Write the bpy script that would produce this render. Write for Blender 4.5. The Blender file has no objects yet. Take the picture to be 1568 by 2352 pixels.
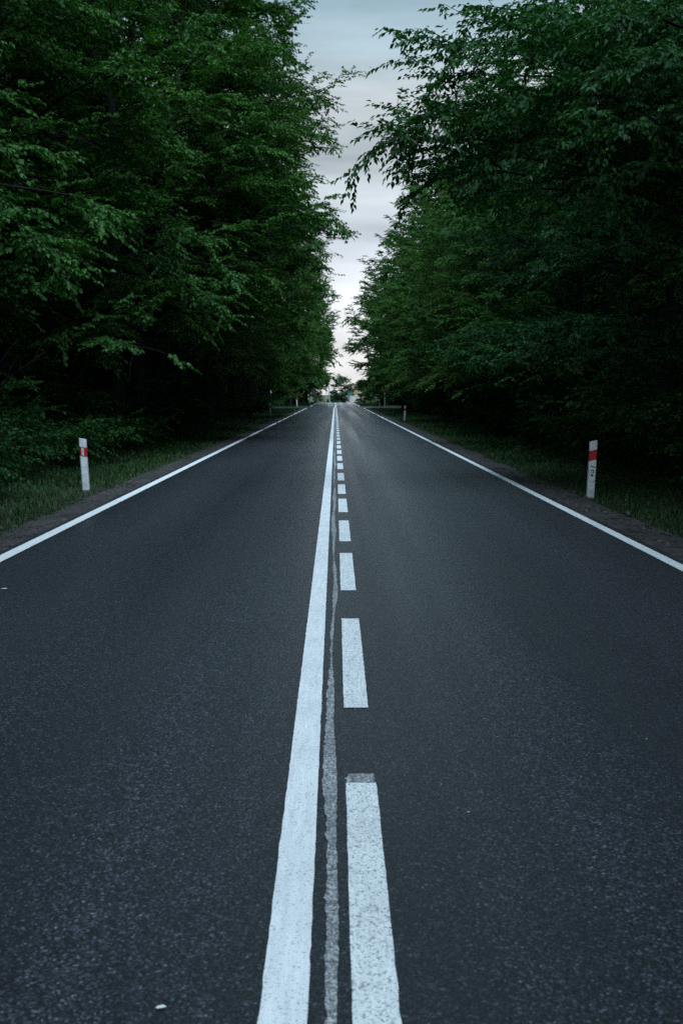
import bpy, math, random
import numpy as np
from mathutils import Vector, Matrix
R_ = math.radians
scene = bpy.context.scene
col = scene.collection

# ------------------------------------------------------------------ camera
CAM_H, FPX = 1.5, 2400.0           # eye height (m), focal length in 1568x2352 picture units
PITCH, YAW = math.atan(271 / FPX), math.atan(14 / FPX)
cd = bpy.data.cameras.new('camera')
cam = bpy.data.objects.new('camera', cd); col.objects.link(cam)
cam.location = (0, 0, CAM_H)
cam.rotation_euler = (R_(90) - PITCH, 0, -YAW)
cd.sensor_fit = 'VERTICAL'; cd.sensor_height = 36.0; cd.sensor_width = 24.0
cd.lens = FPX / 2352 * 36.0
cd.clip_start = 0.05; cd.clip_end = 6000
cd.dof.use_dof = True; cd.dof.focus_distance = 9.0; cd.dof.aperture_fstop = 5.0
scene.camera = cam

# ------------------------------------------------------------------ light
SUN_EL, SUN_AZ = R_(64), R_(166)     # azimuth clockwise from +Y (down the road)
w = bpy.data.worlds.new('World'); scene.world = w; w.use_nodes = True
nt = w.node_tree; nt.nodes.clear()
def wn(t, **k):
    n = nt.nodes.new(t)
    for a, b in k.items(): setattr(n, a, b)
    return n
wo = wn('ShaderNodeOutputWorld'); bg = wn('ShaderNodeBackground'); bg.inputs['Strength'].default_value = 0.05
sky = wn('ShaderNodeTexSky', sky_type='NISHITA', sun_disc=False, sun_elevation=SUN_EL, sun_rotation=SUN_AZ,
         air_density=1.0, dust_density=1.2, ozone_density=1.0)
# thin high cloud: a veil that whitens towards the horizon, with long flat streaks, over the clear sky
tc = wn('ShaderNodeTexCoord'); sep = wn('ShaderNodeSeparateXYZ')
mp = wn('ShaderNodeMapping'); mp.inputs['Scale'].default_value = (1.0, 1.0, 7.0); mp.inputs['Location'].default_value = (0.3, 0.1, 0.55)
nz = wn('ShaderNodeTexNoise'); nz.inputs['Scale'].default_value = 2.4; nz.inputs['Detail'].default_value = 7; nz.inputs['Roughness'].default_value = .52
cr = wn('ShaderNodeValToRGB'); e = cr.color_ramp.elements
for p_, c_ in ((0.0, (8.4, 8.4, 8.5)), (.07, (8.0, 8.1, 8.4)), (.14, (4.9, 5.3, 5.8)), (.20, (4.9, 5.35, 5.5)), (.26, (4.9, 5.3, 5.35)), (.30, (3.6, 4.6, 5.0)), (.37, (1.95, 3.2, 3.85)), (1.0, (1.7, 3.0, 3.75))):
    q = e.new(p_) if p_ not in (0.0, 1.0) else e[0 if p_ == 0 else -1]
    q.color = (*[v / 10 for v in c_], 1)
st = wn('ShaderNodeMapRange'); st.inputs['From Min'].default_value = .32; st.inputs['From Max'].default_value = .70; st.inputs['To Min'].default_value = 4.9; st.inputs['To Max'].default_value = 11.4
vm = wn('ShaderNodeVectorMath', operation='SCALE')
mx = wn('ShaderNodeMix', data_type='RGBA'); mx.inputs['Factor'].default_value = .86
L = nt.links.new
L(tc.outputs['Generated'], mp.inputs['Vector']); L(mp.outputs['Vector'], nz.inputs['Vector']); L(tc.outputs['Generated'], sep.inputs[0])
L(sep.outputs['Z'], cr.inputs['Fac']); L(nz.outputs['Fac'], st.inputs['Value']); L(cr.outputs['Color'], vm.inputs[0]); L(st.outputs['Result'], vm.inputs['Scale'])
L(sky.outputs['Color'], mx.inputs['A']); L(vm.outputs['Vector'], mx.inputs['B'])
L(mx.outputs['Result'], bg.inputs['Color']); L(bg.outputs['Background'], wo.inputs['Surface'])

sl = bpy.data.lights.new('sun', 'SUN'); sl.energy = 1.5; sl.angle = R_(40); sl.color = (0.64, 0.83, 1.0)
so = bpy.data.objects.new('sun', sl); col.objects.link(so)
sd = Vector((math.sin(SUN_AZ) * math.cos(SUN_EL), math.cos(SUN_AZ) * math.cos(SUN_EL), math.sin(SUN_EL)))
so.rotation_euler = (-sd).to_track_quat('-Z', 'Y').to_euler(); so.location = (20, 0, 60)

vs = scene.view_settings
vs.view_transform = 'Standard'; vs.look = 'None'; vs.gamma = 1; vs.use_curve_mapping = False; vs.exposure = 1.68
scene.cycles.use_denoising = False
scene.cycles.use_adaptive_sampling = False
scene.cycles.max_bounces = 5; scene.cycles.diffuse_bounces = 2; scene.cycles.glossy_bounces = 2; scene.cycles.transmission_bounces = 3

# ------------------------------------------------------------------ helpers
def ray(px, py):
    u, v = (px - 784) / FPX, (1176 - py) / FPX
    f, up = math.cos(PITCH) + v * math.sin(PITCH), v * math.cos(PITCH) - math.sin(PITCH)
    x, y = u * math.cos(YAW) + f * math.sin(YAW), f * math.cos(YAW) - u * math.sin(YAW)
    return x / y, up / y
def at(px, py, d):                  # the point at depth d (m down the road) seen at a picture position
    a, b = ray(px, py); return Vector((a * d, d, CAM_H + b * d))
def ground_d(py): return -CAM_H / ray(770, py)[1]
def zroad(y):                       # the road runs level and tips over a gentle crest
    y = np.asarray(y, float)
    return -0.00035 * np.clip(y - 178, 0, 70) ** 2 - 0.02 * np.clip(y - 248, 0, 60)

def mesh_np(name, co, faces, mats=(), idx=None, smooth=False):
    co = np.asarray(co, np.float32); faces = np.asarray(faces, np.int32)
    me = bpy.data.meshes.new(name); n, k = faces.shape
    me.vertices.add(len(co)); me.vertices.foreach_set('co', co.ravel())
    me.loops.add(n * k); me.loops.foreach_set('vertex_index', faces.ravel())
    me.polygons.add(n); me.polygons.foreach_set('loop_start', np.arange(0, n * k, k, dtype=np.int32))
    if idx is not None: me.polygons.foreach_set('material_index', np.asarray(idx, np.int32))
    if smooth: me.polygons.foreach_set('use_smooth', np.ones(n, bool))
    for m in mats: me.materials.append(m)
    me.update(calc_edges=True); return me
def mesh_py(name, co, faces, mats=(), idx=None):
    me = bpy.data.meshes.new(name); me.from_pydata([tuple(c) for c in co], [], faces)
    for m in mats: me.materials.append(m)
    if idx: me.polygons.foreach_set('material_index', idx)
    me.update(); return me
def link(name, me, parent=None, loc=None, rot=None):
    o = bpy.data.objects.new(name, me); col.objects.link(o)
    if parent: o.parent = parent
    if loc is not None: o.location = loc
    if rot is not None: o.rotation_euler = rot
    return o
def tag(o, label=None, cat=None, group=None, kind=None):
    for k, v in (('label', label), ('category', cat), ('group', group), ('kind', kind)):
        if v: o[k] = v
    return o
def thing(name, label, cat, loc=(0, 0, 0), rot=(0, 0, 0), group=None):
    return tag(link(name, None, None, loc, rot), label, cat, group)
class MB:
    """collects boxes / tubes / polygons into one mesh"""
    def __init__(s): s.v, s.f = [], []
    def add(s, v, f):
        n = len(s.v); s.v += [tuple(p) for p in v]; s.f += [tuple(i + n for i in q) for q in f]; return s
    def box(s, x0, x1, y0, y1, z0, z1):
        return s.add([(x0, y0, z0), (x1, y0, z0), (x1, y1, z0), (x0, y1, z0), (x0, y0, z1), (x1, y0, z1), (x1, y1, z1), (x0, y1, z1)],
                     [(0, 3, 2, 1), (4, 5, 6, 7), (0, 1, 5, 4), (1, 2, 6, 5), (2, 3, 7, 6), (3, 0, 4, 7)])
    def tube(s, a, b, r0, r1, k=10):
        a, b = Vector(a), Vector(b); q = (b - a).to_track_quat('Z', 'Y'); v = []
        for p, r in ((a, r0), (b, r1)):
            for i in range(k):
                t = 2 * math.pi * i / k; v.append(p + q @ Vector((r * math.cos(t), r * math.sin(t), 0)))
        return s.add(v, [(i, (i + 1) % k, k + (i + 1) % k, k + i) for i in range(k)] + [tuple(range(k))[::-1], tuple(range(k, 2 * k))])
    def prism(s, poly, y0, y1):     # polygon in x,z extruded along y
        n = len(poly)
        return s.add([(x, y0, z) for x, z in poly] + [(x, y1, z) for x, z in poly],
                     [tuple(range(n)), tuple(range(n, 2 * n))[::-1]] + [(i, n + i, n + (i + 1) % n, (i + 1) % n) for i in range(n)])
    def me(s, name, m): return mesh_py(name, s.v, s.f, (m,))

# ------------------------------------------------------------------ materials
class Mat:
    def __init__(s, name, rough=.6, spec=.5):
        s.m = bpy.data.materials.new(name); s.m.use_nodes = True; s.nt = s.m.node_tree
        s.b = s.nt.nodes['Principled BSDF']; s.out = s.nt.nodes['Material Output']
        s.b.inputs['Roughness'].default_value = rough; s.b.inputs['Specular IOR Level'].default_value = spec
    def n(s, t, inp={}, **k):
        n = s.nt.nodes.new(t)
        for a, b in k.items(): setattr(n, a, b)
        for a, b in inp.items():
            if hasattr(b, 'default_value') or isinstance(b, bpy.types.NodeSocket): s.nt.links.new(b, n.inputs[a])
            else: n.inputs[a].default_value = b
        return n
    def noise(s, scale, detail=4, rough=.55, vec=None):
        n = s.n('ShaderNodeTexNoise', {'Scale': scale, 'Detail': detail, 'Roughness': rough})
        if vec: s.nt.links.new(vec, n.inputs['Vector'])
        return n.outputs['Fac']
    def coords(s, scale=(1, 1, 1), kind='Object'):
        t = s.n('ShaderNodeTexCoord'); m = s.n('ShaderNodeMapping', {'Vector': t.outputs[kind], 'Scale': scale}); return m.outputs['Vector']
    def ramp(s, fac, stops):
        r = s.n('ShaderNodeValToRGB', {'Fac': fac}); e = r.color_ramp.elements
        while len(e) < len(stops): e.new(.5)
        for q, (p, c) in zip(e, stops): q.position = p; q.color = (*c, 1) if len(c) == 3 else c
        return r.outputs['Color']
    def mix(s, f, a, b, bt='MIX'):
        n = s.n('ShaderNodeMix', data_type='RGBA', blend_type=bt)
        for k, v in (('Factor', f), ('A', a), ('B', b)):
            i = n.inputs[k] if k == 'Factor' else [q for q in n.inputs if q.name == k and q.type == 'RGBA'][0]
            if isinstance(v, bpy.types.NodeSocket): s.nt.links.new(v, i)
            else: i.default_value = v if k == 'Factor' else (*v, 1)
        return [q for q in n.outputs if q.type == 'RGBA'][0]
    def col(s, c):
        if isinstance(c, bpy.types.NodeSocket): s.nt.links.new(c, s.b.inputs['Base Color'])
        else: s.b.inputs['Base Color'].default_value = (*c, 1)
        return s
    def bump(s, h, strength=.5, dist=.01):
        n = s.n('ShaderNodeBump', {'Strength': strength, 'Distance': dist, 'Height': h}); s.nt.links.new(n.outputs['Normal'], s.b.inputs['Normal']); return s
    def rough(s, f): s.nt.links.new(f, s.b.inputs['Roughness']); return s
    def mr(s, v, a, b, c, d):
        return s.n('ShaderNodeMapRange', {'Value': v, 'From Min': a, 'From Max': b, 'To Min': c, 'To Max': d}).outputs['Result']

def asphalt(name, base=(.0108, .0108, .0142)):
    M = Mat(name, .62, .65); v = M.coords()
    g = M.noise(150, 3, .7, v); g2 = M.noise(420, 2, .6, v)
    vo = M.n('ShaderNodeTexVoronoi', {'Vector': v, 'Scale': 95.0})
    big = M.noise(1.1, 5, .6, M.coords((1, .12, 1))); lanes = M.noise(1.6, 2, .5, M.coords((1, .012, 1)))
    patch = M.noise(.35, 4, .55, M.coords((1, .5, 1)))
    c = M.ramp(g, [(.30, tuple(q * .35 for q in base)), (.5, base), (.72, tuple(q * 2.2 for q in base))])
    vc = M.n('ShaderNodeTexVoronoi', {'Vector': v, 'Scale': 135.0}); vr = M.n('ShaderNodeSeparateColor', {0: vc.outputs['Color']}).outputs[0]
    c = M.mix(1.0, c, M.ramp(vr, [(0, (.08, .08, .08)), (.5, (.6, .6, .6)), (.82, (2.0, 2.0, 2.0)), (.95, (4.0, 4.0, 4.0)), (1, (8, 8, 7.8))]), 'MULTIPLY')
    vm_ = M.n('ShaderNodeTexVoronoi', {'Vector': v, 'Scale': 42.0}); c = M.mix(1.0, c, M.ramp(M.n('ShaderNodeSeparateColor', {0: vm_.outputs['Color']}).outputs[1], [(0, (.78, .78, .78)), (.7, (1.03, 1.03, 1.03)), (1, (1.35, 1.35, 1.35))]), 'MULTIPLY')
    vs_ = M.n('ShaderNodeTexVoronoi', {'Vector': v, 'Scale': 38.0}); vq = M.n('ShaderNodeSeparateColor', {0: vs_.outputs['Color']}).outputs[0]
    spot = M.n('ShaderNodeMath', {0: M.mr(vq, .965, .98, 0, 1), 1: M.mr(vs_.outputs['Distance'], .12, .22, 1, 0)}, operation='MULTIPLY').outputs[0]
    c = M.mix(spot, c, (.16, .17, .18))
    c = M.mix(1.0, c, M.ramp(big, [(.3, (.7, .7, .7)), (.7, (1.3, 1.3, 1.3))]), 'MULTIPLY')
    c = M.mix(1.0, c, M.ramp(lanes, [(.35, (.64, .64, .64)), (.65, (1.42, 1.42, 1.42))]), 'MULTIPLY')
    c = M.mix(1.0, c, M.ramp(patch, [(.35, (.85, .85, .86)), (.65, (1.12, 1.12, 1.1))]), 'MULTIPLY')
    # wheel tracks polished pale, darker oil line between them and darker edges
    ax_ = M.n('ShaderNodeMath', {0: M.n('ShaderNodeSeparateXYZ', {0: v}).outputs[0]}, operation='ABSOLUTE').outputs[0]
    axn = M.n('ShaderNodeMath', {0: ax_, 1: M.mr(M.noise(.8, 3, .5, M.coords((1, .15, 1))), .3, .7, -.25, .25)}, operation='ADD').outputs[0]
    c = M.mix(1.0, c, M.ramp(M.mr(axn, 0, 3.2, 0, 1), [(0, (.95,) * 3), (.24, (1.22,) * 3), (.47, (.80,) * 3), (.70, (1.22,) * 3), (.92, (.68,) * 3), (1, (.6,) * 3)]), 'MULTIPLY')
    M.b.inputs['Sheen Weight'].default_value = .13; M.b.inputs['Sheen Roughness'].default_value = .45; M.b.inputs['Sheen Tint'].default_value = (.8, .9, 1, 1)   # dusty grazing sheen
    M.col(c); M.rough(M.mr(lanes, .35, .65, .44, .28))
    h = M.n('ShaderNodeMath', {0: g, 1: vo.outputs['Distance']}, operation='ADD')
    return M.bump(h.outputs[0], .35, .004).m
M_asphalt = asphalt('asphalt_material')
M_side = asphalt('pale_asphalt_material', (.022, .024, .026))

def paint(name, worn, c=(.88, .89, .88), dirt=(.55, .57, .59)):
    M = Mat(name, .55, .4); v = M.coords()
    g = M.noise(120, 3, .65, v); g2 = M.noise(45, 4, .6, M.coords((1.2, .5, 1))); p = M.noise(2.2, 4, .6, v); st = M.noise(9, 3, .6, M.coords((4, .4, 1)))
    k = M.mix(M.mr(st, .35, .72, 0, .5), c, dirt)
    k = M.mix(M.mr(p, .45, .75, 0, .35), k, dirt)
    lo = .58 - worn
    k = M.mix(M.mr(g, lo, lo + .12, 0, .85), k, (.05, .055, .062))
    k = M.mix(M.mr(g2, lo + .05, lo + .17, 0, .6), k, (.10, .105, .115))
    M.col(k); return M.bump(g, .5, .004).m
M_paint, M_dash, M_old = paint('white_line_paint', .0), paint('white_dash_paint', .05), paint('old_line_paint', .14, (.56, .56, .56), (.16, .16, .17))

def soil(name, c0, c1, sc=18, b=.03):
    M = Mat(name, .9, .2); v = M.coords(); a = M.noise(sc, 8, .65, v); d = M.noise(2.2, 4, .6, v)
    c = M.ramp(a, [(.3, c0), (.7, c1)]); c = M.mix(1.0, c, M.ramp(d, [(.3, (.65, .65, .65)), (.7, (1.25, 1.25, 1.25))]), 'MULTIPLY')
    return M.col(c).bump(a, .8, b).m
M_shoulder = soil('shoulder_dirt', (.022, .020, .020), (.085, .078, .074), 14)
M_floor = soil('forest_floor_soil', (.012, .016, .008), (.04, .042, .022), 9, .06)
M_clod = soil('clod_soil', (.03, .028, .027), (.12, .11, .105), 30)
M_field = soil('far_meadow_soil', (.05, .07, .025), (.10, .10, .05), 1.5)

def leafmat(name, dark, light, trans, rough=.42, spec=.5, tf=.22):
    M = Mat(name, rough, spec)
    g = M.n('ShaderNodeNewGeometry'); o = M.n('ShaderNodeObjectInfo')
    c = M.ramp(g.outputs['Random Per Island'], [(0, dark), (.75, light), (1, tuple(q * 1.35 for q in light))])
    c = M.mix(1.0, c, M.ramp(o.outputs['Random'], [(0, (.85, .9, .95)), (.5, (1, 1, 1)), (1, (1.12, 1.1, .9))]), 'MULTIPLY')
    M.col(c)
    t = M.n('ShaderNodeBsdfTranslucent', {'Color': (*trans, 1)}); mxs = M.n('ShaderNodeMixShader', {0: tf, 1: M.b.outputs[0], 2: t.outputs[0]})
    M.nt.links.new(mxs.outputs[0], M.out.inputs['Surface']); return M.m
M_leaf = leafmat('broad_leaf', (.021, .054, .012), (.045, .126, .024), (.046, .175, .013), .5, .12)
M_leaf2 = leafmat('yellowish_leaf', (.027, .057, .012), (.060, .132, .024), (.06, .18, .013), .52, .12)
M_leaf_r = leafmat('pointed_leaf', (.011, .037, .013), (.025, .088, .024), (.026, .14, .013), .45, .14)
M_leaf_haze = leafmat('hazed_far_leaf', (.035, .07, .035), (.06, .11, .05), (.06, .13, .04), .6, .2)  # leaf colours lightened: distance haze is put into the colour
M_under = leafmat('undergrowth_leaf', (.009, .032, .009), (.022, .072, .016), (.022, .11, .010), .55, .12)
M_grass = leafmat('grass_blade', (.012, .036, .010), (.029, .078, .020), (.028, .10, .012), .5, .2)
def barkmat():
    M = Mat('bark', .9, .2); a = M.noise(14, 6, .65, M.coords((1, 1, .25)))
    return M.col(M.ramp(a, [(.3, (.006, .006, .006)), (.7, (.026, .024, .022))])).bump(a, .8, .03).m
M_bark = barkmat()
def plain(name, c, rough=.5, var=.12, sc=25, spec=.5, metal=0):
    M = Mat(name, rough, spec); a = M.noise(sc, 5, .6, M.coords())
    M.b.inputs['Metallic'].default_value = metal
    return M.col(M.ramp(a, [(.3, tuple(q * (1 - var) for q in c)), (.7, tuple(min(1, q * (1 + var)) for q in c))])).m
M_white = plain('white_post_plastic', (.64, .66, .67), .45, .3, 11)
M_red = plain('red_reflective_band', (.42, .018, .02), .4, .1)
M_reflector = plain('clear_reflector', (.55, .58, .6), .2, .1, 60)
M_black = plain('black_print', (.012, .012, .013), .5, .1)
M_smudge = plain('grey_smudge', (.2, .21, .22), .7, .2)
M_steel = plain('galvanised_steel', (.32, .33, .35), .45, .15, 20, .5, .5)
M_backplate = plain('sign_back_grey', (.13, .14, .15), .6, .15)
M_palesign = plain('pale_sign_back', (.42, .43, .44), .55, .12)
M_yellow = plain('yellow_sign_face', (.62, .33, .02), .45, .08)
M_orange = plain('orange_sign_face', (.75, .3, .02), .45, .08)
M_green = plain('green_sign_face', (.03, .2, .18), .45, .08)
M_signwhite = plain('sign_white', (.7, .72, .72), .45, .06)
M_roof = plain('red_roof_tile', (.36, .13, .11), .7, .25, 3)
M_wall = plain('cream_render', (.62, .55, .46), .8, .08, 2)
M_glass = plain('window_glass', (.05, .06, .07), .1, .1)
M_concrete = plain('concrete_pole', (.35, .35, .35), .8, .15)
M_petal = plain('pale_petal', (.7, .72, .7), .6, .1)
M_bird = plain('dark_feather', (.04, .04, .045), .6, .1)

# ------------------------------------------------------------------ the setting
rng = np.random.default_rng(7)
def fbm(x, y, seed=0):
    r = np.random.default_rng(seed); z = np.zeros(np.broadcast(x, y).shape)
    for k in range(14):
        f = .35 * 1.5 ** k; a = r.uniform(0, 6.28); p = r.uniform(0, 6.28)
        z = z + np.sin((x * math.cos(a) + y * math.sin(a)) * f + p) * .8 ** k / 3
    return z
def sheet(xs, ys, zf):
    X, Y = np.meshgrid(np.asarray(xs, float), np.asarray(ys, float)); Z = zf(X, Y)
    nx, ny = len(xs), len(ys); i = np.arange((ny - 1) * nx).reshape(ny - 1, nx)[:, :-1].ravel()
    return np.stack([X, Y, Z], -1).reshape(-1, 3), np.stack([i, i + 1, i + nx + 1, i + nx], 1)
def ground_z(x, y):
    ax = np.abs(x)
    prof = np.interp(ax, [0, 3.1, 3.3, 3.9, 4.6, 5.6, 8, 14, 40, 400], [-.2, -.2, -.09, -.06, -.10, -.12, .05, .2, .3, .3])
    rough = np.interp(ax, [3.2, 3.7, 7, 12], [0, .012, .05, .1])
    side = np.clip(1 - np.abs(y - 121) / 12, 0, 1)       # the level mouth of the side road
    return zroad(y) + prof * (1 - .9 * side * (ax > 3.2)) - .03 * side + rough * fbm(x, y, 3) * (1 - side)
gx = np.concatenate([-np.geomspace(1500, 45, 8), np.linspace(-40, -9, 32), np.linspace(-8.8, -3.2, 57), [-3.1, 0, 3.1], np.linspace(3.2, 8.8, 57), np.linspace(9, 40, 32), np.geomspace(45, 1500, 8)])
gy = np.concatenate([np.linspace(-60, 4, 20), np.linspace(4.3, 60, 220), np.linspace(61, 250, 150), np.geomspace(255, 4000, 30)])
co, fa = sheet(gx, gy, ground_z)
mid = co[fa].mean(1)
tag(link('ground', mesh_np('ground', co, fa, (M_floor, M_field), ((mid[:, 1] > 245)).astype(int), True)), kind='structure')

# road sheet
RL, RR = -3.19, 3.13
co, fa = sheet(np.linspace(RL, RR, 9), np.concatenate([np.arange(-60, 170, 10), np.arange(170, 330, 4)]), lambda X, Y: zroad(Y) + 0 * X)
e = rng.normal(0, .006, len(co)); co[:, 0] += np.where((co[:, 0] < RL + .01) | (co[:, 0] > RR - .01), e, 0)
skirt = co.copy()
M_sky_sheen = asphalt('sky_sheen_asphalt', (.16, .17, .18))  # asphalt colour paled to stand in for sky reflected at the crest
road = tag(link('road', mesh_np('road', co, fa, (M_asphalt, M_sky_sheen), (co[fa].mean(1)[:, 1] > 136).astype(int), True)), kind='structure')
# broken edge of the asphalt, a real step down to the dirt
for s, x in ((-1, RL), (1, RR)):
    ys = np.arange(-60, 200, .25); jj = .012 * fbm(ys * 3, ys * 0 + s, 5) + .01 * rng.normal(0, 1, len(ys))
    v = np.concatenate([np.stack([x - s * .06 + 0 * ys, ys, zroad(ys) + .0025], 1), np.stack([x + s * .01 + jj, ys, zroad(ys) + .0015], 1), np.stack([x + s * .035 + jj, ys, zroad(ys) - .14], 1)])
    n = len(ys); i = np.arange(n - 1); f = np.concatenate([np.stack([i, i + 1, i + n + 1, i + n], 1), np.stack([i + n, i + n + 1, i + 2 * n + 1, i + 2 * n], 1)])
    if s > 0: f = f[:, ::-1]
    link('asphalt_edge', mesh_np('asphalt_edge', v, f[:, ::-1] if s < 0 else f[:, ::-1], (M_asphalt,)), road)

def strip(name, x0, x1, y0, y1, mat, z=.004, jit=.0009, step=.05, far=None, wob=None):
    ys = np.unique(np.concatenate([np.arange(y0, min(y1, 30), step), np.arange(max(y0, 30), y1, 1.0), [y0, y1]])); n = len(ys)
    fine = np.where(ys < 30, 1, .3)
    a = x0 + rng.normal(0, jit, n) * fine; b = x1 + rng.normal(0, jit, n) * fine
    if wob is not None: a, b = wob(ys, a, b)
    v = np.concatenate([np.stack([a, ys, zroad(ys) + z], 1), np.stack([b, ys, zroad(ys) + z], 1)]); i = np.arange(n - 1)
    return link(name, mesh_np(name, v, np.stack([i, n + i, n + i + 1, i + 1], 1), (mat,)), road)
strip('edge_line', -3.13, -3.0, -20, 112, M_paint)
strip('edge_line', -3.13, -3.0, 130, 240, M_paint)
strip('edge_line', 2.945, 3.06, -20, 113, M_paint)
strip('edge_line', 2.945, 3.06, 130, 240, M_paint)
strip('centre_line', -.186, -.068, -20, 118, M_paint)
strip('centre_line', -.05, .07, 118, 240, M_paint)
def old(ys, a, b):
    c = -.017 + .006 * np.sin(ys * .9) + .004 * np.sin(ys * 2.3 + 1) + .012 * np.exp(-((ys - 7.6) / 1.0) ** 2) - .006 * np.exp(-((ys - 6) / .9) ** 2)
    wd = .030 + .012 * np.sin(ys * 1.7 + .6) + .010 * np.sin(ys * .6) + .006 * np.sin(ys * 5.1)
    return c - wd * .5 + .6 * (a - a.mean()), c + wd * .5 + .3 * (b - b.mean())
strip('worn_old_line', -.04, .0, -5, 110, M_old, .003, .005, .03, wob=old)
# dashes right of the solid line, measured in the photograph
dd = [(2.2, ground_d(1800))] + [(ground_d(b), ground_d(t)) for b, t in ((1627, 1422), (1357, 1271), (1244, 1196), (1177, 1146), (1135, 1113), (1104, 1087))]
dd = [(-1.2, .8)] + dd
y = dd[-1][0] + 2.75
while y < 116: dd.append((y, y + 1.8)); y += 2.68
for y0, y1 in dd: strip('centre_dash', .04, .157, y0, y1, M_dash)
strip('centre_dash_ghost', .045, .152, dd[1][1] + .006, dd[1][1] + .1, M_old, .003, .004, .02)

# dirt shoulders with ruts and clods
for s in (-1, 1):
    xs = s * np.linspace(3.17, 4.15, 26)
    if s < 0: xs = xs[::-1]
    ys = np.concatenate([np.arange(4, 40, .07), np.arange(40, 115, .4)])
    def zf(X, Y, s=s):
        ax = np.abs(X)
        base = np.interp(ax, [3.17, 3.35, 3.6, 3.85, 4.15], [-.035, -.03, -.05, -.045, -.17])
        n = .011 * fbm(X * 6, Y * 3, 11) + .010 * fbm(X * 17, Y * 9, 12) + rng.normal(0, .0035, X.shape)
        edge = .05 * fbm(X * 0 + s, Y * 2.2, 21)
        return base + n - .1 * np.clip((ax - 3.70 - edge) * 3, 0, 1)
    co, fa = sheet(xs, ys, zf)
    tag(link('dirt_shoulder', mesh_np('dirt_shoulder', co, fa, (M_shoulder,), None, True)), kind='structure')
# loose clods and gravel
ico = [(0, 0, 1), (.894, 0, .447), (.276, .851, .447), (-.724, .526, .447), (-.724, -.526, .447), (.276, -.851, .447), (.724, .526, -.447), (-.276, .851, -.447), (-.894, 0, -.447), (-.276, -.851, -.447), (.724, -.526, -.447), (0, 0, -1)]
icf = [(0, 1, 2), (0, 2, 3), (0, 3, 4), (0, 4, 5), (0, 5, 1), (1, 6, 2), (2, 7, 3), (3, 8, 4), (4, 9, 5), (5, 10, 1), (6, 7, 2), (7, 8, 3), (8, 9, 4), (9, 10, 5), (10, 6, 1), (11, 7, 6), (11, 8, 7), (11, 9, 8), (11, 10, 9), (11, 6, 10)]
def rocks(name, P, S, mat, label, cat):
    n = len(P); ic = np.array(ico)[None] * (1 + rng.normal(0, .22, (n, 12, 1))) * S[:, None, None] * np.stack([rng.uniform(.8, 1.5, n), rng.uniform(.8, 1.5, n), rng.uniform(.4, .8, n)], 1)[:, None, :]
    v = ic + P[:, None, :]; f = np.array(icf)[None] + (np.arange(n) * 12)[:, None, None]
    return tag(link(name, mesh_np(name, v.reshape(-1, 3), f.reshape(-1, 3), (mat,))), label, cat, None, 'stuff')
N = 5200
s = np.where(rng.random(N) < .5, -1, 1); yy = 5 + 75 * rng.random(N) ** 1.8; xx = s * (3.24 + np.abs(rng.normal(0, .34, N)))
P = np.stack([xx, yy, np.interp(np.abs(xx), [3.17, 3.35, 3.6, 3.85, 4.15], [-.035, -.03, -.05, -.045, -.1])], 1)
rocks('shoulder_gravel', P, rng.gamma(2.2, .0065, N).clip(.004, .05), M_clod, 'dark gravel and dry clods along both dirt shoulders', 'gravel')

# side roads at the junction
for s in (-1, 1):
    xs = s * np.concatenate([[3.14], np.linspace(3.6, 60, 20)])
    if s < 0: xs = xs[::-1]
    co, fa = sheet(xs, np.linspace(113, 129, 9), lambda X, Y: -.004 + .0 * X - .02 * np.clip(np.abs(X) - 3.2, 0, 1))
    fl = 3 * np.clip(1 - (np.abs(co[:, 0]) - 3.1) / 4, 0, 1); co[:, 1] = 121 + (co[:, 1] - 121) * (.42 + .0 * fl + .18 * fl)
    tag(link('side_road', mesh_np('side_road', co, fa, (M_side,), None, True)), kind='structure')

# ------------------------------------------------------------------ plants
def nrm(a): return a / np.maximum(np.linalg.norm(a, axis=-1, keepdims=True), 1e-9)
UP = np.array([0., 0., 1.])
def leaf_mesh(name, pos, ax, no, Ln, Wd, mat, hi=False):
    ax = nrm(ax); sd_ = nrm(np.cross(ax, no)); no = np.cross(sd_, ax); Ln = Ln[:, None]; Wd = Wd[:, None]
    if hi:
        pts = [pos, pos + ax * Ln * .28 + sd_ * Wd * .42 + no * Wd * .12, pos + ax * Ln * .62 + sd_ * Wd * .40 + no * Wd * .05,
               pos + ax * Ln - no * Ln * .2, pos + ax * Ln * .62 - sd_ * Wd * .40 + no * Wd * .05, pos + ax * Ln * .28 - sd_ * Wd * .42 + no * Wd * .12]
        v = np.stack(pts, 1); k = 6; f = np.array([(0, 1, 2), (0, 2, 3), (0, 3, 4), (0, 4, 5)])
    else:
        v = np.stack([pos, pos + ax * Ln * .45 + sd_ * Wd * .5 + no * Wd * .14, pos + ax * Ln - no * Ln * .18, pos + ax * Ln * .45 - sd_ * Wd * .5 + no * Wd * .14], 1)
        k = 4; f = np.array([(0, 1, 2), (0, 2, 3)])
    n = len(pos); F = f[None] + (np.arange(n) * k)[:, None, None]
    return mesh_np(name, v.reshape(-1, 3), F.reshape(-1, 3), (mat,))
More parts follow.
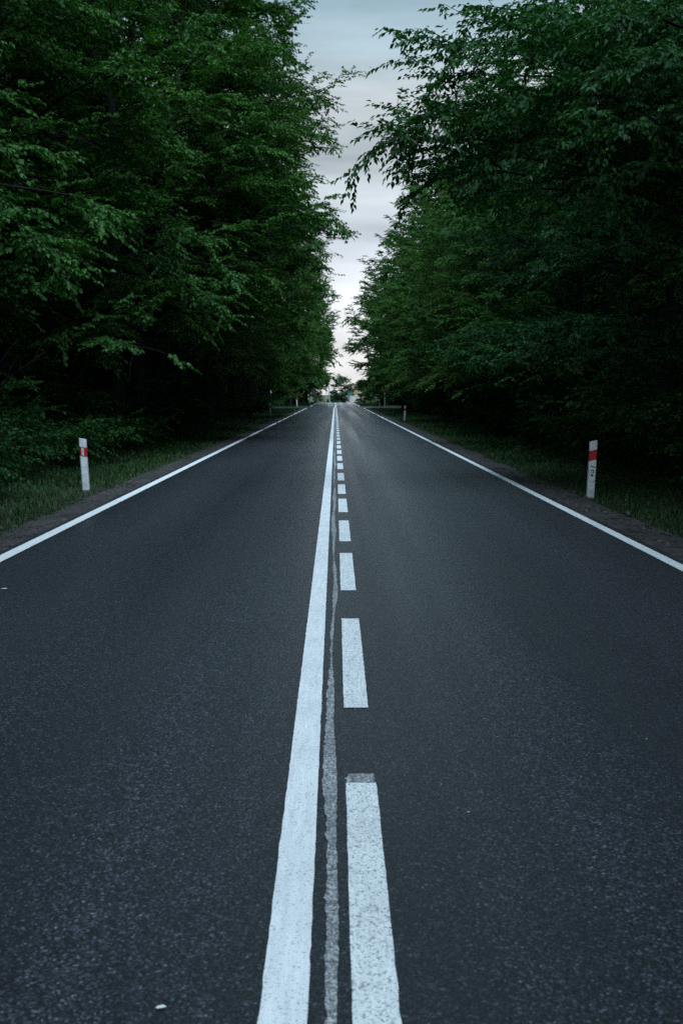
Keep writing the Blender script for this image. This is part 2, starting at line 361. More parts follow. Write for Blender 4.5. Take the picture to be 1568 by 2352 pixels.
def tubes_mesh(name, paths, mat):
    V, F, o = [], [], 0
    for pts, rad, k in paths:
        pts = np.asarray(pts, float); n = len(pts); t = nrm(np.gradient(pts, axis=0))
        ref = np.where(np.abs(t[:, 2:3]) > .9, np.array([[1., 0, 0]]), UP[None]); a = nrm(np.cross(t, ref)); b = np.cross(t, a)
        th = np.arange(k) * 2 * math.pi / k
        ring = pts[:, None] + (a[:, None] * np.cos(th)[None, :, None] + b[:, None] * np.sin(th)[None, :, None]) * np.asarray(rad)[:, None, None]
        V.append(ring.reshape(-1, 3)); i = (np.arange(n - 1)[:, None] * k + np.arange(k)[None]); j = (np.arange(n - 1)[:, None] * k + (np.arange(k)[None] + 1) % k)
        F.append(np.stack([i, j, j + k, i + k], -1).reshape(-1, 4) + o); o += n * k
    return mesh_np(name, np.concatenate(V), np.concatenate(F), (mat,), None, True)

def walk(r, p, az, el, length, n, droop, wob):
    """a bending branch: azimuth/elevation walk"""
    pts = [np.array(p, float)]; st = length / n
    for i in range(n):
        az += r.normal(0, wob); e = el - droop * (i / n) ** 1.3 + r.normal(0, wob * .6)
        pts.append(pts[-1] + st * np.array([math.cos(az) * math.cos(e), math.sin(az) * math.cos(e), math.sin(e)]))
    return np.array(pts)
def along(pts, s):
    d = np.concatenate([[0], np.cumsum(np.linalg.norm(np.diff(pts, axis=0), axis=1))]); t = s * d[-1]
    p = np.stack([np.interp(t, d, pts[:, k]) for k in range(3)], -1)
    i = np.clip(np.searchsorted(d, t, side='right') - 1, 0, len(pts) - 2); return p, nrm(pts[i + 1] - pts[i])

def sprays(r, limbs, leafL, tw_sp, leaf_sp, s0=.25, sec_sp=.34, sec_len=.38, thin=0.0, aspect=.62, clump=.42):
    """limbs: (points, thickness). Side branches, twigs and leaves."""
    paths = []; TP, TD, TL = [], [], []
    for lim in limbs:
        pts, th = lim[:2]; cap = lim[2] if len(lim) > 2 else 1.4
        ln = np.linalg.norm(np.diff(pts, axis=0), axis=1).sum()
        paths.append((pts, np.linspace(th, max(th * .18, .006), len(pts)), 5))
        S = np.arange(s0, 1.0, sec_sp / ln) + r.uniform(-.3, .3, len(np.arange(s0, 1.0, sec_sp / ln))) * sec_sp / ln
        secs = []
        for j, s in enumerate(np.clip(S, 0, .99)):
            p, d = along(pts, np.array([s])); p, d = p[0], d[0]
            az = math.atan2(d[1], d[0]) + (1 if j % 2 else -1) * r.uniform(.6, 1.25); el = math.asin(np.clip(d[2], -1, 1)) * .5 + r.normal(.08, .42)
            l2 = max(.5, sec_len * ln * (1 - .28 * s) * r.uniform(.55, 1.15)); l2 = min(l2, cap)
            q = walk(r, p, az, el, l2, 4, r.uniform(.15, .55), .14); secs.append(q)
            paths.append((q, np.linspace(max(th * .3 * (1 - .5 * s), .007), .003, 5), 3))
        secs.append(along(pts, np.linspace(.72, 1, 5))[0])
        for q in secs:
            l2 = np.linalg.norm(np.diff(q, axis=0), axis=1).sum(); m = max(2, int(l2 / tw_sp))
            s = (np.arange(m) + r.uniform(.2, .8, m)) / m * .92 + .08; keep = r.random(m) > thin; s = s[keep]; m = len(s)
            if not m: continue
            p, d = along(q, s); sgn = np.where(np.arange(m) % 2 == 0, 1, -1) * r.uniform(.35, 1.2, m)
            c, sn = np.cos(sgn), np.sin(sgn); dd_ = np.stack([d[:, 0] * c - d[:, 1] * sn, d[:, 0] * sn + d[:, 1] * c, d[:, 2] * .5 + r.normal(-.08, .2, m)], 1)
            TP.append(p); TD.append(nrm(dd_)); TL.append(r.uniform(.22, .62, m))
    TP, TD, TL = np.concatenate(TP), np.concatenate(TD), np.concatenate(TL)
    if clump:                       # leaves gather in clumps with dark hollows between
        v = np.zeros(len(TP))
        for _ in range(9):
            k_ = nrm(r.normal(0, 1, 3) * np.array([1, 1, 1.5])) * r.uniform(1.6, 4.2); v += np.sin(TP @ k_ + r.uniform(0, 6.28))
        ok = v > np.quantile(v, clump) + r.normal(0, .5, len(v)); TP, TD, TL = TP[ok], TD[ok], TL[ok]
    cnt = np.maximum(3, (TL / leaf_sp).astype(int)); idx = np.repeat(np.arange(len(TP)), cnt)
    k = np.arange(len(idx)) - np.repeat(np.cumsum(cnt) - cnt, cnt); f = (k + .6) / cnt[idx]
    d = TD[idx]; pos = TP[idx] + d * (TL[idx] * f)[:, None] - UP * (.10 * TL[idx] * f ** 2)[:, None] + r.normal(0, .012, (len(idx), 3))
    a = np.where(k % 2 == 0, 1, -1) * r.uniform(.35, 1.15, len(idx)) * (f < .93)
    c, sn = np.cos(a), np.sin(a)
    ax = np.stack([d[:, 0] * c - d[:, 1] * sn, d[:, 0] * sn + d[:, 1] * c, d[:, 2] - r.uniform(.05, .65, len(idx))], 1)
    no = UP[None] + r.normal(0, .5, (len(idx), 3)); Ln = leafL * r.uniform(.6, 1.2, len(idx))
    return paths, (pos, ax, no, Ln, Ln * aspect * r.uniform(.85, 1.15, len(idx))), (TP, TD, TL)

def gen_tree(seed, H, Rad, zlow, n_limbs, leafL, mat, tw_sp, leaf_sp, bias=.0, hi=False, thin=0., low_side=None, sec_sp=.34, trunk_r=.2, aspect=.62, lean=0., extra=(), clump=.42):
    r = np.random.default_rng(seed); limbs = []
    zz = np.linspace(0, H * .96, 12); wx = np.cumsum(r.normal(0, .09, 12)) * np.linspace(0, 1, 12) + lean * (zz / H) ** 1.5 * H; wy = np.cumsum(r.normal(0, .09, 12)) * np.linspace(0, 1, 12)
    tr = np.stack([wx, wy, zz - .15], 1); trad = trunk_r * (1 - zz / H) ** .8 + .012; trad[0] *= 1.35
    for i in range(n_limbs):
        t = (i + r.uniform(.1, .9)) / n_limbs; z = zlow + (H * .95 - zlow) * t; az = i * 2.39996 + r.normal(0, .3)
        if low_side is not None and t < .3: az = low_side + r.normal(0, .8)
        u = (t - .34) / .68; prof = math.sqrt(max(.1, 1 - abs(u) ** 2.6)); rr = Rad * prof * r.uniform(.78, 1.12) * (1 + bias * math.cos(az))
        el = R_(8 + 46 * t ** 1.2) + r.normal(0, .2)
        p = [np.interp(z, zz, tr[:, k]) for k in range(3)]; p[2] = z
        th = (.022 + .008 * rr) * (1 - .5 * t)
        lb = walk(r, p, az, el, rr, 8, r.uniform(.25, .75) * (1 - .4 * t), .09); limbs.append((lb, th))
        for f_ in (-1, 1):
            q, _ = along(lb, np.array([r.uniform(.3, .6)])); limbs.append((walk(r, q[0], az + f_ * r.uniform(.35, .8), el + r.uniform(-.15, .45), rr * r.uniform(.4, .62), 6, r.uniform(.3, .8), .1), th * .5))
    limbs += [(np.array(e_, float), .04, .75) for e_ in extra]
    limbs.append((tr[8:], .05))
    paths, lf, tw = sprays(r, limbs, leafL, tw_sp, leaf_sp, thin=thin, sec_sp=sec_sp, aspect=aspect, clump=clump)
    if hi: paths += [(np.stack([p, p + d * l * .95 - UP * .09 * l]), np.array([.0035, .0018]), 3) for p, d, l in zip(*tw)]
    return tubes_mesh('trunk', [(tr, trad, 10)], M_bark), tubes_mesh('branches', paths, M_bark), leaf_mesh('crown', *lf, mat, hi), len(lf[0])

def gen_shrub(seed, H, spread, stems, leafL, mat, tw_sp=.06, leaf_sp=.032):
    r = np.random.default_rng(seed); limbs = []
    for i in range(stems):
        az = i * 2.4 + r.normal(0, .3); hh = H * r.uniform(.5, 1.05)
        limbs.append((walk(r, (r.normal(0, .12), r.normal(0, .12), -.05), az, r.uniform(.7, 1.35), hh * 1.15, 7, r.uniform(.5, 1.3), .12), .016))
    paths, lf, tw = sprays(r, limbs, leafL, tw_sp, leaf_sp, s0=.12, sec_sp=.2, sec_len=spread)
    return tubes_mesh('stems', paths, M_bark), leaf_mesh('foliage', *lf, mat), len(lf[0])

FAR = [gen_tree(100 + i, h, rd, zl, nl, .165, m_, .095, .042, trunk_r=.2, aspect=.72, sec_sp=.34) for i, (h, rd, zl, nl, m_) in enumerate(((19, 5.2, 2.6, 26, M_leaf), (21.5, 5.0, 3.5, 28, M_leaf), (17, 4.8, 2.2, 24, M_leaf2)))]
MID = [gen_tree(200 + i, h, rd, zl, nl, ll, m_, .072, .030, bias=.14, low_side=0, sec_sp=.27, aspect=.7) for i, (h, rd, zl, nl, ll, m_) in enumerate(((18.5, 5.3, 2.7, 28, .10, M_leaf), (20, 5.1, 3.0, 30, .088, M_leaf2), (16.5, 5.2, 2.5, 27, .105, M_leaf)))]
NEARR = [gen_tree(300, 15.5, 4.8, 2.4, 26, .112, M_leaf_r, .08, .036, bias=.12, low_side=0, hi=False, sec_sp=.28, aspect=.55)]
def arc(a, b, lift, n=9):
    a, b = np.array(a, float), np.array(b, float); t = np.linspace(0, 1, n)[:, None]
    return a * (1 - t) + b * t + UP * lift * 4 * t * (1 - t) + np.random.default_rng(int(abs(b[0] * 77 + b[2] * 31))).normal(0, .05, (n, 3)) * t
OVX, OVY = 6.7, 17.5                # the tree whose layered branches hang over the right lane
ends = [(985, 100, 16.0, 5.2), (980, 165, 16.6, 5.0), (1050, 50, 17.2, 5.6), (1110, 25, 16.2, 5.8), (905, 285, 15.6, 4.6), (885, 330, 15.8, 4.3), (935, 415, 16.4, 3.9), (1000, 255, 17.0, 4.8),
        (985, 370, 17.6, 4.0), (1120, 130, 15.2, 5.4), (1110, 330, 16.0, 4.4), (1180, 230, 14.8, 5.0), (1240, 60, 15.0, 6.0), (1330, 180, 14.2, 5.4), (1300, 330, 14.6, 4.6), (1400, 60, 14.4, 6.2), (1430, 300, 13.6, 5.0), (1500, 160, 13.4, 5.8), (1090, 450, 18.0, 3.6), (1220, 430, 16.6, 4.0), (1390, 420, 14.8, 4.2)]
OVER = gen_tree(310, 13.5, 2.7, 5.5, 18, .112, M_leaf_r, .085, .036, hi=False, sec_sp=.24, clump=.22, aspect=.5,
                extra=[arc((0, 0, zt), np.array(at(a, b, d)) - np.array((OVX, OVY, 0)), .5) for a, b, d, zt in ends])
LBX, LBY = -6.9, 44.0               # the left tree with one long branch over the road
OVL = gen_tree(320, 19, 5.4, 3.4, 27, .12, M_leaf, .08, .036, bias=.14, low_side=0, sec_sp=.27, aspect=.7,
               extra=[arc((0, 0, 10), np.array(at(a, b, d)) - np.array((LBX, LBY, 0)), .7) for a, b, d in ((755, 290, 44), (750, 335, 43), (735, 270, 45), (725, 320, 44.5), (712, 360, 43), (680, 75, 41), (690, 65, 42))])
print("LEAVES",[t[3] for t in FAR],[t[3] for t in MID],[t[3] for t in NEARR],OVER[3],OVL[3])
SHR = [gen_shrub(400 + i, h, sp, st, .085, M_under) for i, (h, sp, st) in enumerate(((2.3, .3, 14), (1.7, .34, 12), (2.9, .28, 15)))]
print('shrub leaves', [s_[2] for s_ in SHR])

ORD = ['first', 'second', 'third', 'fourth', 'fifth', 'sixth', 'seventh', 'eighth', 'ninth', 'tenth', 'eleventh', 'twelfth', 'thirteenth', 'fourteenth', 'fifteenth', 'sixteenth', 'seventeenth', 'eighteenth', 'nineteenth', 'twentieth'] + ['twenty-' + q for q in ('first', 'second', 'third', 'fourth', 'fifth', 'sixth', 'seventh', 'eighth', 'ninth')] + ['thirtieth'] + ['thirty-' + q for q in ('first', 'second', 'third', 'fourth', 'fifth', 'sixth', 'seventh', 'eighth', 'ninth')]
ORD += ['fortieth'] + ['forty-' + q for q in ('first', 'second', 'third', 'fourth', 'fifth', 'sixth', 'seventh', 'eighth', 'ninth')] + ['fiftieth'] + ['fifty-' + q for q in ('first', 'second', 'third', 'fourth', 'fifth', 'sixth', 'seventh', 'eighth', 'ninth')]
def gz(x, y): return float(ground_z(np.array(x), np.array(y)))
def put_tree(proto, x, y, rz, sc, label, group, name='broadleaf_tree'):
    t = thing(name, label, 'tree', (x, y, gz(x, y)), (0, 0, rz), group); t.scale = (sc, sc, sc * random.uniform(.94, 1.06))
    for nm, me in zip(('trunk', 'branches', 'crown'), proto[:3]): link(nm, me, t)
    return t
random.seed(5)
def in_junction(y): return 111 < y < 131
for side, word in ((-1, 'left'), (1, 'right')):
    face = 0 if side < 0 else math.pi
    # front row along the verge
    y = 18.0 if side < 0 else 22.0; k = 0
    if side > 0: put_tree(OVER, OVX, OVY, 0, 1, 'near right tree with layered pointed leaves hanging over the right lane', 'front row of trees on the right')
    else:
        put_tree(MID[0], -9.1, 40.0, .2, 1.36, 'very tall left tree behind the front row with a broad crown', 'front row of trees on the left')
        put_tree(MID[1], -6.6, 35.5, .2, 1.1, 'tall left tree whose full crown bounds the sky at the top', 'front row of trees on the left')
        put_tree(OVL, LBX, LBY, 0, 1, 'left tree with one long leafy branch reaching out over the road', 'front row of trees on the left')
    while y < 212:
        yy = y + random.uniform(-.8, .8)
        if not in_junction(yy) and not (side < 0 and abs(yy - LBY) < 2.4) and not (side > 0 and yy > 153):
            x = side * (7.3 + random.uniform(-.5, .6) + ((.8 if side > 0 else 2.6 if yy < 24 else 1.3 if yy < 30 else -.35) if yy < 75 else -.7 if side < 0 and yy < 111 else 0) - ((.7 if side > 0 else 1.7) if yy > 131 else 0))
            pr = (MID if yy < 75 else FAR)[random.randrange(3)]
            if side > 0 and yy < 32: pr = NEARR[0]
            put_tree(pr, x, yy, face + random.uniform(-.45, .45), random.uniform(.92, 1.08) * ((.88 if yy < 33 else .76 if yy < 75 else .82 if yy < 111 else 1) if side > 0 else 1),
                     f'{ORD[k]} broadleaf tree from the camera in the {word} front row', f'front row of trees on the {word}'); k += 1
        y += 4.6 if y < 60 else 6.0
    for row, (x0, st, ya, yb) in enumerate(((11.5, 5.5, 10, 215), (16.5, 6.5, 14, 210), (22.5, 7.5, 30, 215), (30, 8, 40, 230))):
        y = ya + random.uniform(0, 3)
        while y < yb:
            if not in_junction(y):
                put_tree(FAR[random.randrange(3)], side * (x0 + random.uniform(-1.3, 1.3)), y, random.uniform(0, 6.28), random.uniform(.88, 1.1),
                         f'dim broadleaf tree deep in the {word} wood behind the front row', f'trees deep in the wood on the {word}')
            y += st * random.uniform(.85, 1.15)
    # the wood goes on beside and behind the camera
    for y in range(-4, 8, 5):
        put_tree(FAR[random.randrange(3)], side * (8.6 + random.uniform(-.4, .4)), y + random.uniform(-1, 1), random.uniform(0, 6.28), random.uniform(.95, 1.1),
                 f'tree of the {word} wood beside and behind the camera, out of the picture', f'trees beside the camera on the {word}')
    put_tree(NEARR[0] if side > 0 else MID[2], side * (9.6 if side > 0 else 11.2), 12.3, face, .95, f'near {word} tree at the picture edge, set back from the verge', f'front row of trees on the {word}')
    if side > 0: put_tree(FAR[1], 6.9, -3.5, 2.0, 1.28, f'tall {word} tree added behind the camera to shade the near road, out of the picture', f'trees beside the camera on the {word}')  # unseen tree, added so its crown shades the near road
    # shrubs under the front row
    y = 9.0; k = 0
    while y < (215 if side < 0 else 160):
        near = y < 40
        if in_junction(y): y = 131.5
        x = side * ((6.3 if side < 0 else 6.5) + (.02 * min(y, 60)) + random.uniform(-.5, .7))
        p = SHR[random.randrange(3)]
        t = thing('leafy_shrub', f'{ORD[k]} leafy shrub from the camera along the {word} verge', 'shrub', (x, y, gz(x, y)), (0, 0, random.uniform(0, 6.28)), f'shrubs along the {word} verge')
        t.scale = [random.uniform(.75, 1.15)] * 3
        link('stems', p[0], t); link('foliage', p[1], t); k += 1
        y += random.uniform(1.9, 2.7) if near else random.uniform(3.2, 4.4) if y < 111 else random.uniform(4.5, 6)
    # a second line of shrubs deeper in
    y = 14.0
    while y < 110:
        x = side * (9.6 + random.uniform(-1.0, 1.4)); p = SHR[random.randrange(3)]
        t = thing('leafy_shrub', f'dim shrub between the trunks deep in the {word} wood', 'shrub', (x, y, gz(x, y)), (0, 0, random.uniform(0, 6.28)), f'undergrowth deep in the wood on the {word}')
        t.scale = [random.uniform(.9, 1.35)] * 3
        link('stems', p[0], t); link('foliage', p[1], t)
        y += random.uniform(3, 4.5)

    for x0, ya, st in ((13, 18, 4.2), (18.5, 24, 5), (25, 30, 6)):
        y = ya
        while y < 200:
            if not in_junction(y):
                x = side * (x0 + random.uniform(-1.3, 1.3)); p = SHR[random.randrange(3)]
                t = thing('tall_shrub', f'tall dark understorey shrub among the trunks far inside the {word} wood', 'shrub', (x, y, gz(x, y)), (0, 0, random.uniform(0, 6.28)), f'tall understorey inside the wood on the {word}')
                t.scale = [random.uniform(1.9, 2.7)] * 3
                link('stems', p[0], t); link('foliage', p[1], t)
            y += st * random.uniform(.8, 1.2)

# grass on the verges
def grass(name, n, xa, xb, ya, yb, pw, h0, h1, label, sides=(-1, 1)):
    s = np.array(sides)[rng.integers(0, len(sides), n)]; y = ya + (yb - ya) * rng.random(n) ** pw
    x = xa + (xb - xa) * rng.random(n) + .07 * fbm(y * 2.3, y * 0 + s, 31); clump = fbm(x * 2.4 * s, y * 2.4, 33)
    ok = (clump > -.75) & ~((y > 111) & (y < 131)); s, x, y, clump = s[ok], x[ok], y[ok], clump[ok]; n = len(x); x = x * s
    far = np.interp(y, [8, 25, 100], [1, 1.25, 2.4])
    h = rng.uniform(h0, h1, n) * (1 + .35 * clump).clip(.4, 1.8) * np.interp(np.abs(x), [xa, xa + .35, xb], [.55, 1, 1.1]); b = nrm(np.stack([rng.normal(0, 1, n), rng.normal(0, 1, n), 0 * x], 1))
    wdt = rng.uniform(.0035, .007, n) * far; sd_ = np.cross(b, UP); base = np.stack([x, y, ground_z(x, y) - .01], 1)
    m = base + UP * (h * .6)[:, None] + b * (h * .15)[:, None]; tip = base + UP * (h * .92)[:, None] + b * (h * rng.uniform(.3, .75, n))[:, None]; o = sd_ * wdt[:, None]
    v = np.stack([base - o, base + o, m + o * .8, m - o * .8, tip], 1); f = np.array([(0, 1, 2), (0, 2, 3), (3, 2, 4)])[None] + (np.arange(n) * 5)[:, None, None]
    return tag(link(name, mesh_np(name, v.reshape(-1, 3), f.reshape(-1, 3), (M_grass,))), label, 'grass', None, 'stuff')
grass('verge_grass', 75000, 3.58, 7.8, 9, 45, 1.5, .045, .13, 'short dark grass on both verges near the camera')
grass('verge_grass', 50000, 3.6, 8.5, 40, 215, 1.3, .06, .18, 'short dark grass on the verges farther down the road')
# low broad-leaved ground cover
n = 26000
s = np.where(rng.random(n) < .5, -1, 1); y = 9 + 70 * rng.random(n) ** 1.6; x = s * (4.15 + 3.6 * rng.random(n) ** .8)
ok = (fbm(x * 1.7, y * 1.7, 41) > .0); x, y, s = x[ok], y[ok], s[ok]; n = len(x)
pos = np.stack([x, y, ground_z(x, y) + rng.uniform(.04, .22, n)], 1); az = rng.uniform(0, 6.28, n)
Ln = rng.uniform(.045, .10, n)
tag(link('ground_cover', leaf_mesh('ground_cover', pos, np.stack([np.cos(az), np.sin(az), rng.uniform(-.5, .3, n)], 1), UP[None] + rng.normal(0, .35, (n, 3)), Ln, Ln * .75, M_under, True)),
    'low broad-leaved weeds among the verge grass', 'weeds', None, 'stuff')

# ------------------------------------------------------------------ guide posts
def post_meshes():
    # rounded, slightly hollow-backed section, slanted top; built facing -y, road side at +x
    sec = [(-.05, -.028), (-.035, -.042), (.035, -.042), (.05, -.028), (.05, .03), (.03, .046), (-.03, .046), (-.05, .03)]
    def seg(z0, z1, slant0, slant1, g=0.):
        v = []; n = len(sec)
        for z, sl_ in ((z0, slant0), (z1, slant1)):
            v += [(x * (1 + g), yy_ * (1 + g), z - sl_ * x) for x, yy_ in sec]
        return v, [(i, (i + 1) % n, n + (i + 1) % n, n + i) for i in range(n)] + [tuple(range(n))[::-1], tuple(range(n, 2 * n))]
    body = MB(); body.add(*seg(-.25, .56, 0, .28)); body.add(*seg(.705, .83, .28, .28))
    band = MB(); band.add(*seg(.561, .704, .28, .28, .015))
    foot = MB(); foot.add(*seg(-.2, .035, 0, 0, .08))
    rim = MB().prism([(-.021, .573), (.021, .561), (.021, .692), (-.021, .704)], -.0475, -.043)
    refl = MB().prism([(-.016, .642), (.016, .633), (.016, .687), (-.016, .696)], -.0505, -.0476).prism([(-.016, .578), (.016, .569), (.016, .628), (-.016, .637)], -.0505, -.0476)
    return body.me('body', M_white), band.me('band', M_red), foot.me('foot', M_backplate), rim.me('rim', M_backplate), refl.me('reflector', M_reflector)
PM = post_meshes()
def stroke(pts, wdt, yv):
    b = MB()
    for (x0, z0), (x1, z1) in zip(pts, pts[1:]):
        d = Vector((x1 - x0, z1 - z0)).normalized(); q = Vector((-d.y, d.x)) * wdt / 2; e_ = d * wdt * .3
        p = [(x0 - e_.x + q.x, z0 - e_.y + q.y), (x0 - e_.x - q.x, z0 - e_.y - q.y), (x1 + e_.x - q.x, z1 + e_.y - q.y), (x1 + e_.x + q.x, z1 + e_.y + q.y)]
        b.add([(x, yv, z) for x, z in p], [(0, 1, 2, 3)])
    return b
def guide_post(px, pb, pt, label, lean, reflect, number=False, d=None):
    """px/pb/pt: column, base row and top row in the photograph"""
    d = d or -(CAM_H + .07) / ray(px, pb)[1]
    p = at(px, pb, d); side = -1 if p.x < 0 else 1; p.z = gz(p.x, d) - .0
    t = thing('guide_post', label, 'guide post', p, (0, R_(lean) * side, (0.0 if side < 0 else 0)), 'white and red guide posts beside the road')
    h = (at(px, pt, d).z - p.z) / .83; t.scale = (1.08, 1.08, h)
    if side > 0: t.scale.x *= -1
    for nm, me in zip(('body', 'red_band', 'foot'), PM): link(nm, me, t)
    if reflect:
        r_ = link('reflector', PM[4], t); link('frame', PM[3], r_)
    if number:
        k = -1 if side > 0 else 1
        two = [(-.019, .405), (-.013, .421), (0, .427), (.013, .421), (.018, .406), (.012, .388), (-.004, .366), (-.02, .343), (.02, .343)]
        link('painted_number', stroke([(x * k, z) for x, z in two], .0105, -.0445).me('painted_number', M_black), t)
        link('worn_mark', stroke([(-.03 * k, .477), (.0 * k, .472), (.03 * k, .462)], .018, -.0445).me('worn_mark', M_smudge), t)
    return t
guide_post(199, 1132, 1008, 'nearest left guide post, white with red band and clear reflector', 2.5, True)
guide_post(1354, 1147, 1013, 'nearest right guide post, white with plain red band and black number 2', 2.0, False, True)
guide_post(621, 958, 925, 'second guide post on the left, before the side road', 1.5, True)
guide_post(928, 968, 932, 'second guide post on the right verge', 3, False)
guide_post(682, 930, 911, 'tiny third guide post on the left, beyond the side road', 1, False, d=134)
guide_post(711, 925, 909, 'tiny farthest guide post on the left near the crest', 1, False, d=158)
guide_post(871, 936, 918, 'tiny third guide post on the right beside the junction', 1, False, d=112)

# ------------------------------------------------------------------ signs
def sign(name, label, px, py, d, face, pole_h=None, poles=(0,), back=None):
    p = at(px, py, d); g = gz(p.x, d)
    t = thing(name, label, 'sign', (p.x, d, g), (0, 0, 0)); zc = p.z - g
    for x in poles: link('pole', MB().tube((x, .04, -.3), (x, .04, zc + .25), .03, .03, 8).me('pole', M_steel), t)
    return t, zc
# warning triangle on the right
t, zc = sign('warning_sign', 'dim yellow warning triangle with red border under the right trees', 883, 891, 128, None)
def tri(s, z): return [(-s * .5, z - s * .29), (s * .5, z - s * .29), (0, z + s * .577)]
link('plate', MB().prism(tri(.96, zc), -.012, .0).me('plate', M_red), t)
link('face', MB().prism(tri(.70, zc - .005), -.018, -.0125).me('face', M_yellow), t)
link('symbol', MB().prism([(-.04, zc - .02), (.04, zc - .02), (.05, zc + .2), (-.05, zc + .2)], -.024, -.0185).prism([(-.04, zc - .14), (.04, zc - .14), (.04, zc - .06), (-.04, zc - .06)], -.024, -.0185).me('symbol', M_black), t)
# back of a triangular sign on the left
t, zc = sign('road_sign', 'dark grey back of a sign on a pole by the left verge', 721, 899, 152, None)
link('plate', MB().prism([(-.32, zc - .55), (.32, zc - .55), (.36, zc + .1), (0, zc + .6), (-.36, zc + .1)], -.014, 0).me('plate', M_backplate), t)
# pale board at the side road
t, zc = sign('direction_sign', 'pale horizontal sign board on a post by the left side road', 622, 899, 131, None)
link('board', MB().prism([(-.42, zc - .14), (.34, zc - .14), (.44, zc), (.34, zc + .14), (-.42, zc + .14)], -.016, 0).me('board', M_palesign), t)
# green town sign and orange sign far away
t, zc = sign('town_sign', 'small green sign near the far house at the end of the road', 804.5, 905, 212, None, poles=(-.35, .35))
link('board', MB().box(-.5, .5, -.03, 0, zc - .36, zc + .36).me('board', M_green), t)
t, zc = sign('road_sign', 'small orange sign in front of the far house', 817, 902, 205, None)
link('board', MB().prism([(0, zc - .42), (.42, zc), (0, zc + .42), (-.42, zc)], -.03, 0).me('board', M_orange), t)
link('border', MB().prism([(0, zc - .5), (.5, zc), (0, zc + .5), (-.5, zc)], -.024, .002).me('border', M_signwhite), t)

# ------------------------------------------------------------------ far house, poles, trees
hp = at(820, 900, 300); hz = gz(hp.x, 300)
hs = thing('house', 'far cream house with red tiled roof at the end of the road', 'house', (hp.x + 1.2, 300, hz), (0, 0, R_(12)))
wz, rz_ = at(0, 897, 300).z - hz, at(0, 878, 300).z - hz
link('wall', MB().box(-3.2, 6, 0, 7, -.5, wz).prism([(-3.2, wz), (6, wz), (1.4, rz_ - .1)], .05, 6.95).me('wall', M_wall), hs)
rf = MB()
for a, b in (((-3.7, wz - .35), (1.4, rz_)), ((6.5, wz - .35), (1.4, rz_))):
    rf.add([(a[0], -.5, a[1]), (b[0], -.5, b[1]), (b[0], 7.5, b[1]), (a[0], 7.5, a[1]), (a[0], -.5, a[1] + .18), (b[0], -.5, b[1] + .18), (b[0], 7.5, b[1] + .18), (a[0], 7.5, a[1] + .18)],
           [(0, 1, 2, 3), (4, 7, 6, 5), (0, 4, 5, 1), (3, 2, 6, 7), (0, 3, 7, 4), (1, 5, 6, 2)])
rfo = link('roof', rf.me('roof', M_roof), hs)
link('chimney', MB().box(2.2, 2.8, 2, 2.6, wz + .5, rz_ + .7).me('chimney', M_roof), rfo)
for x in (-1.9, .2, 2.6): 
    wdw = link('window', MB().box(x, x + 1, -.04, .02, .9, 2.1).me('window', M_signwhite), hs); link('pane', MB().box(x + .1, x + .9, -.055, -.041, 1.0, 2.0).me('pane', M_glass), wdw)
# A-shaped pole
a0 = at(751, 914, 255); g = gz(a0.x, 255)
up_ = thing('utility_pole', 'thin twin-legged utility pole against the bright sky at the road end', 'utility pole', (a0.x, 255, g))
link('leg', MB().tube((-.45, 0, -.3), (.1, 0, 8.2), .1, .08, 8).me('leg', M_concrete), up_)
link('leg', MB().tube((.75, 0, -.3), (.25, 0, 8.2), .1, .08, 8).me('leg', M_concrete), up_)
link('crossarm', MB().box(-.9, 1.2, -.07, .07, 7.6, 7.75).me('crossarm', M_concrete), up_)
link('brace', MB().box(-.28, .6, -.05, .05, 2.6, 2.75).me('brace', M_concrete), up_)
FT = [gen_tree(500 + i, 9, 4.4, .8, 22, .27, M_leaf_haze, .10, .05, clump=.12, trunk_r=.16, aspect=.75, sec_sp=.4) for i in range(2)]
for i, (px, d, sc, lb) in enumerate(((784, 270, .85, 'rounded pale green tree closing the view at the end of the road'), (806, 345, .75, 'far tree rising behind the red-roofed house'), (772, 360, .55, 'small far tree left of the rounded tree at the road end'),
                                     (729, 262, .36, 'low pale bush by the far left verge at the crest'), (838, 236, .6, 'far tree beside the signs on the right'), (700, 300, .8, 'far tree beyond the left wood'), (865, 300, .9, 'far tree beyond the right wood behind the house'))):
    p = at(px, 900, d); put_tree(FT[i % 2], p.x, d, i * 1.3, sc, lb, None, 'far_tree' if i != 3 else 'far_bush')
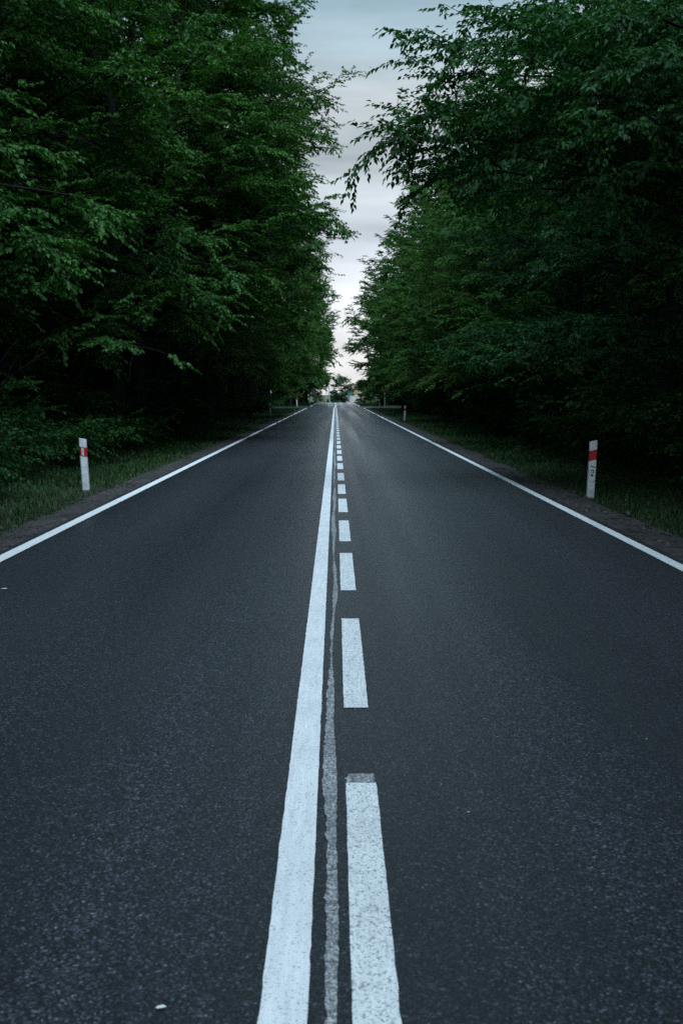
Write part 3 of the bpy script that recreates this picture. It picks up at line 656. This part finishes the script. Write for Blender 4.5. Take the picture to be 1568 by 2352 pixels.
# a hedge-like wood far on the skyline
HW = np.random.default_rng(61); n = 16000
x = HW.uniform(-160, 170, n); hgt = (4.5 + 1.6 * fbm(x * .12, x * 0, 62)).clip(1.5, 9); zz = HW.random(n) ** .7 * hgt; y = 520 + HW.normal(0, 4, n)
ok = (np.abs(x + 6) > 9); x, y, zz = x[ok], y[ok], zz[ok]; n = len(x)
pos = np.stack([x, y, ground_z(x, y) + zz], 1)
tag(link('distant_wood', leaf_mesh('distant_wood', pos, HW.normal(0, 1, (n, 3)), HW.normal(0, 1, (n, 3)), HW.uniform(.8, 1.5, n), HW.uniform(.6, 1.1, n), M_leaf_haze)), 'low far-off wood along the skyline beyond the road', 'wood', None, 'stuff')

# ------------------------------------------------------------------ small things
def petal(px, py, size, label):
    d = ground_d(py); p = at(px, py, d)
    v = [(-1, 0, .02), (-.5, -.42, .12), (.4, -.4, .16), (1, 0, .05), (.4, .42, .2), (-.5, .4, .14), (0, 0, .02)]
    o = link('fallen_petal', mesh_py('fallen_petal', [(x * size, y_ * size, z * size + .004) for x, y_, z in v], [(6, i, (i + 1) % 6) for i in range(6)], (M_petal,)), None, (p.x, d, 0), (0, 0, random.uniform(-.4, .4)))
    tag(o, label, 'petal', 'pale flecks on the asphalt')
petal(370, 2316, .014, 'pale oval petal on the asphalt left of the centre line, nearest the camera')
petal(10, 1353, .028, 'pale petal on the asphalt by the left edge line')
petal(693, 2056, .004, 'tiny pale fleck on the asphalt left of the white line')
petal(1075, 1868, .005, 'tiny pale fleck on the asphalt right of the white dash')
petal(1484, 1700, .005, 'tiny pale fleck on the right lane near the picture edge')
bp = at(850, 155, 150)
bd = thing('bird', 'tiny dark bird in the pale sky above the road', 'bird', bp, (0, 0, .5))
link('body', MB().tube((-.09, 0, 0), (.02, 0, .01), .02, .04, 8).tube((.02, 0, .01), (.12, 0, .02), .04, .015, 8).me('body', M_bird), bd)
for s in (-1, 1): link('wing', MB().add([(-.04, s * .03, .02), (.05, s * .03, .02), (.03, s * .16, .07), (-.03, s * .15, .07), (-.05, s * .28, .04), (0, s * .03, .03)], [(0, 1, 2, 3), (3, 2, 4), (5, 1, 2)]).me('wing', M_bird), bd)
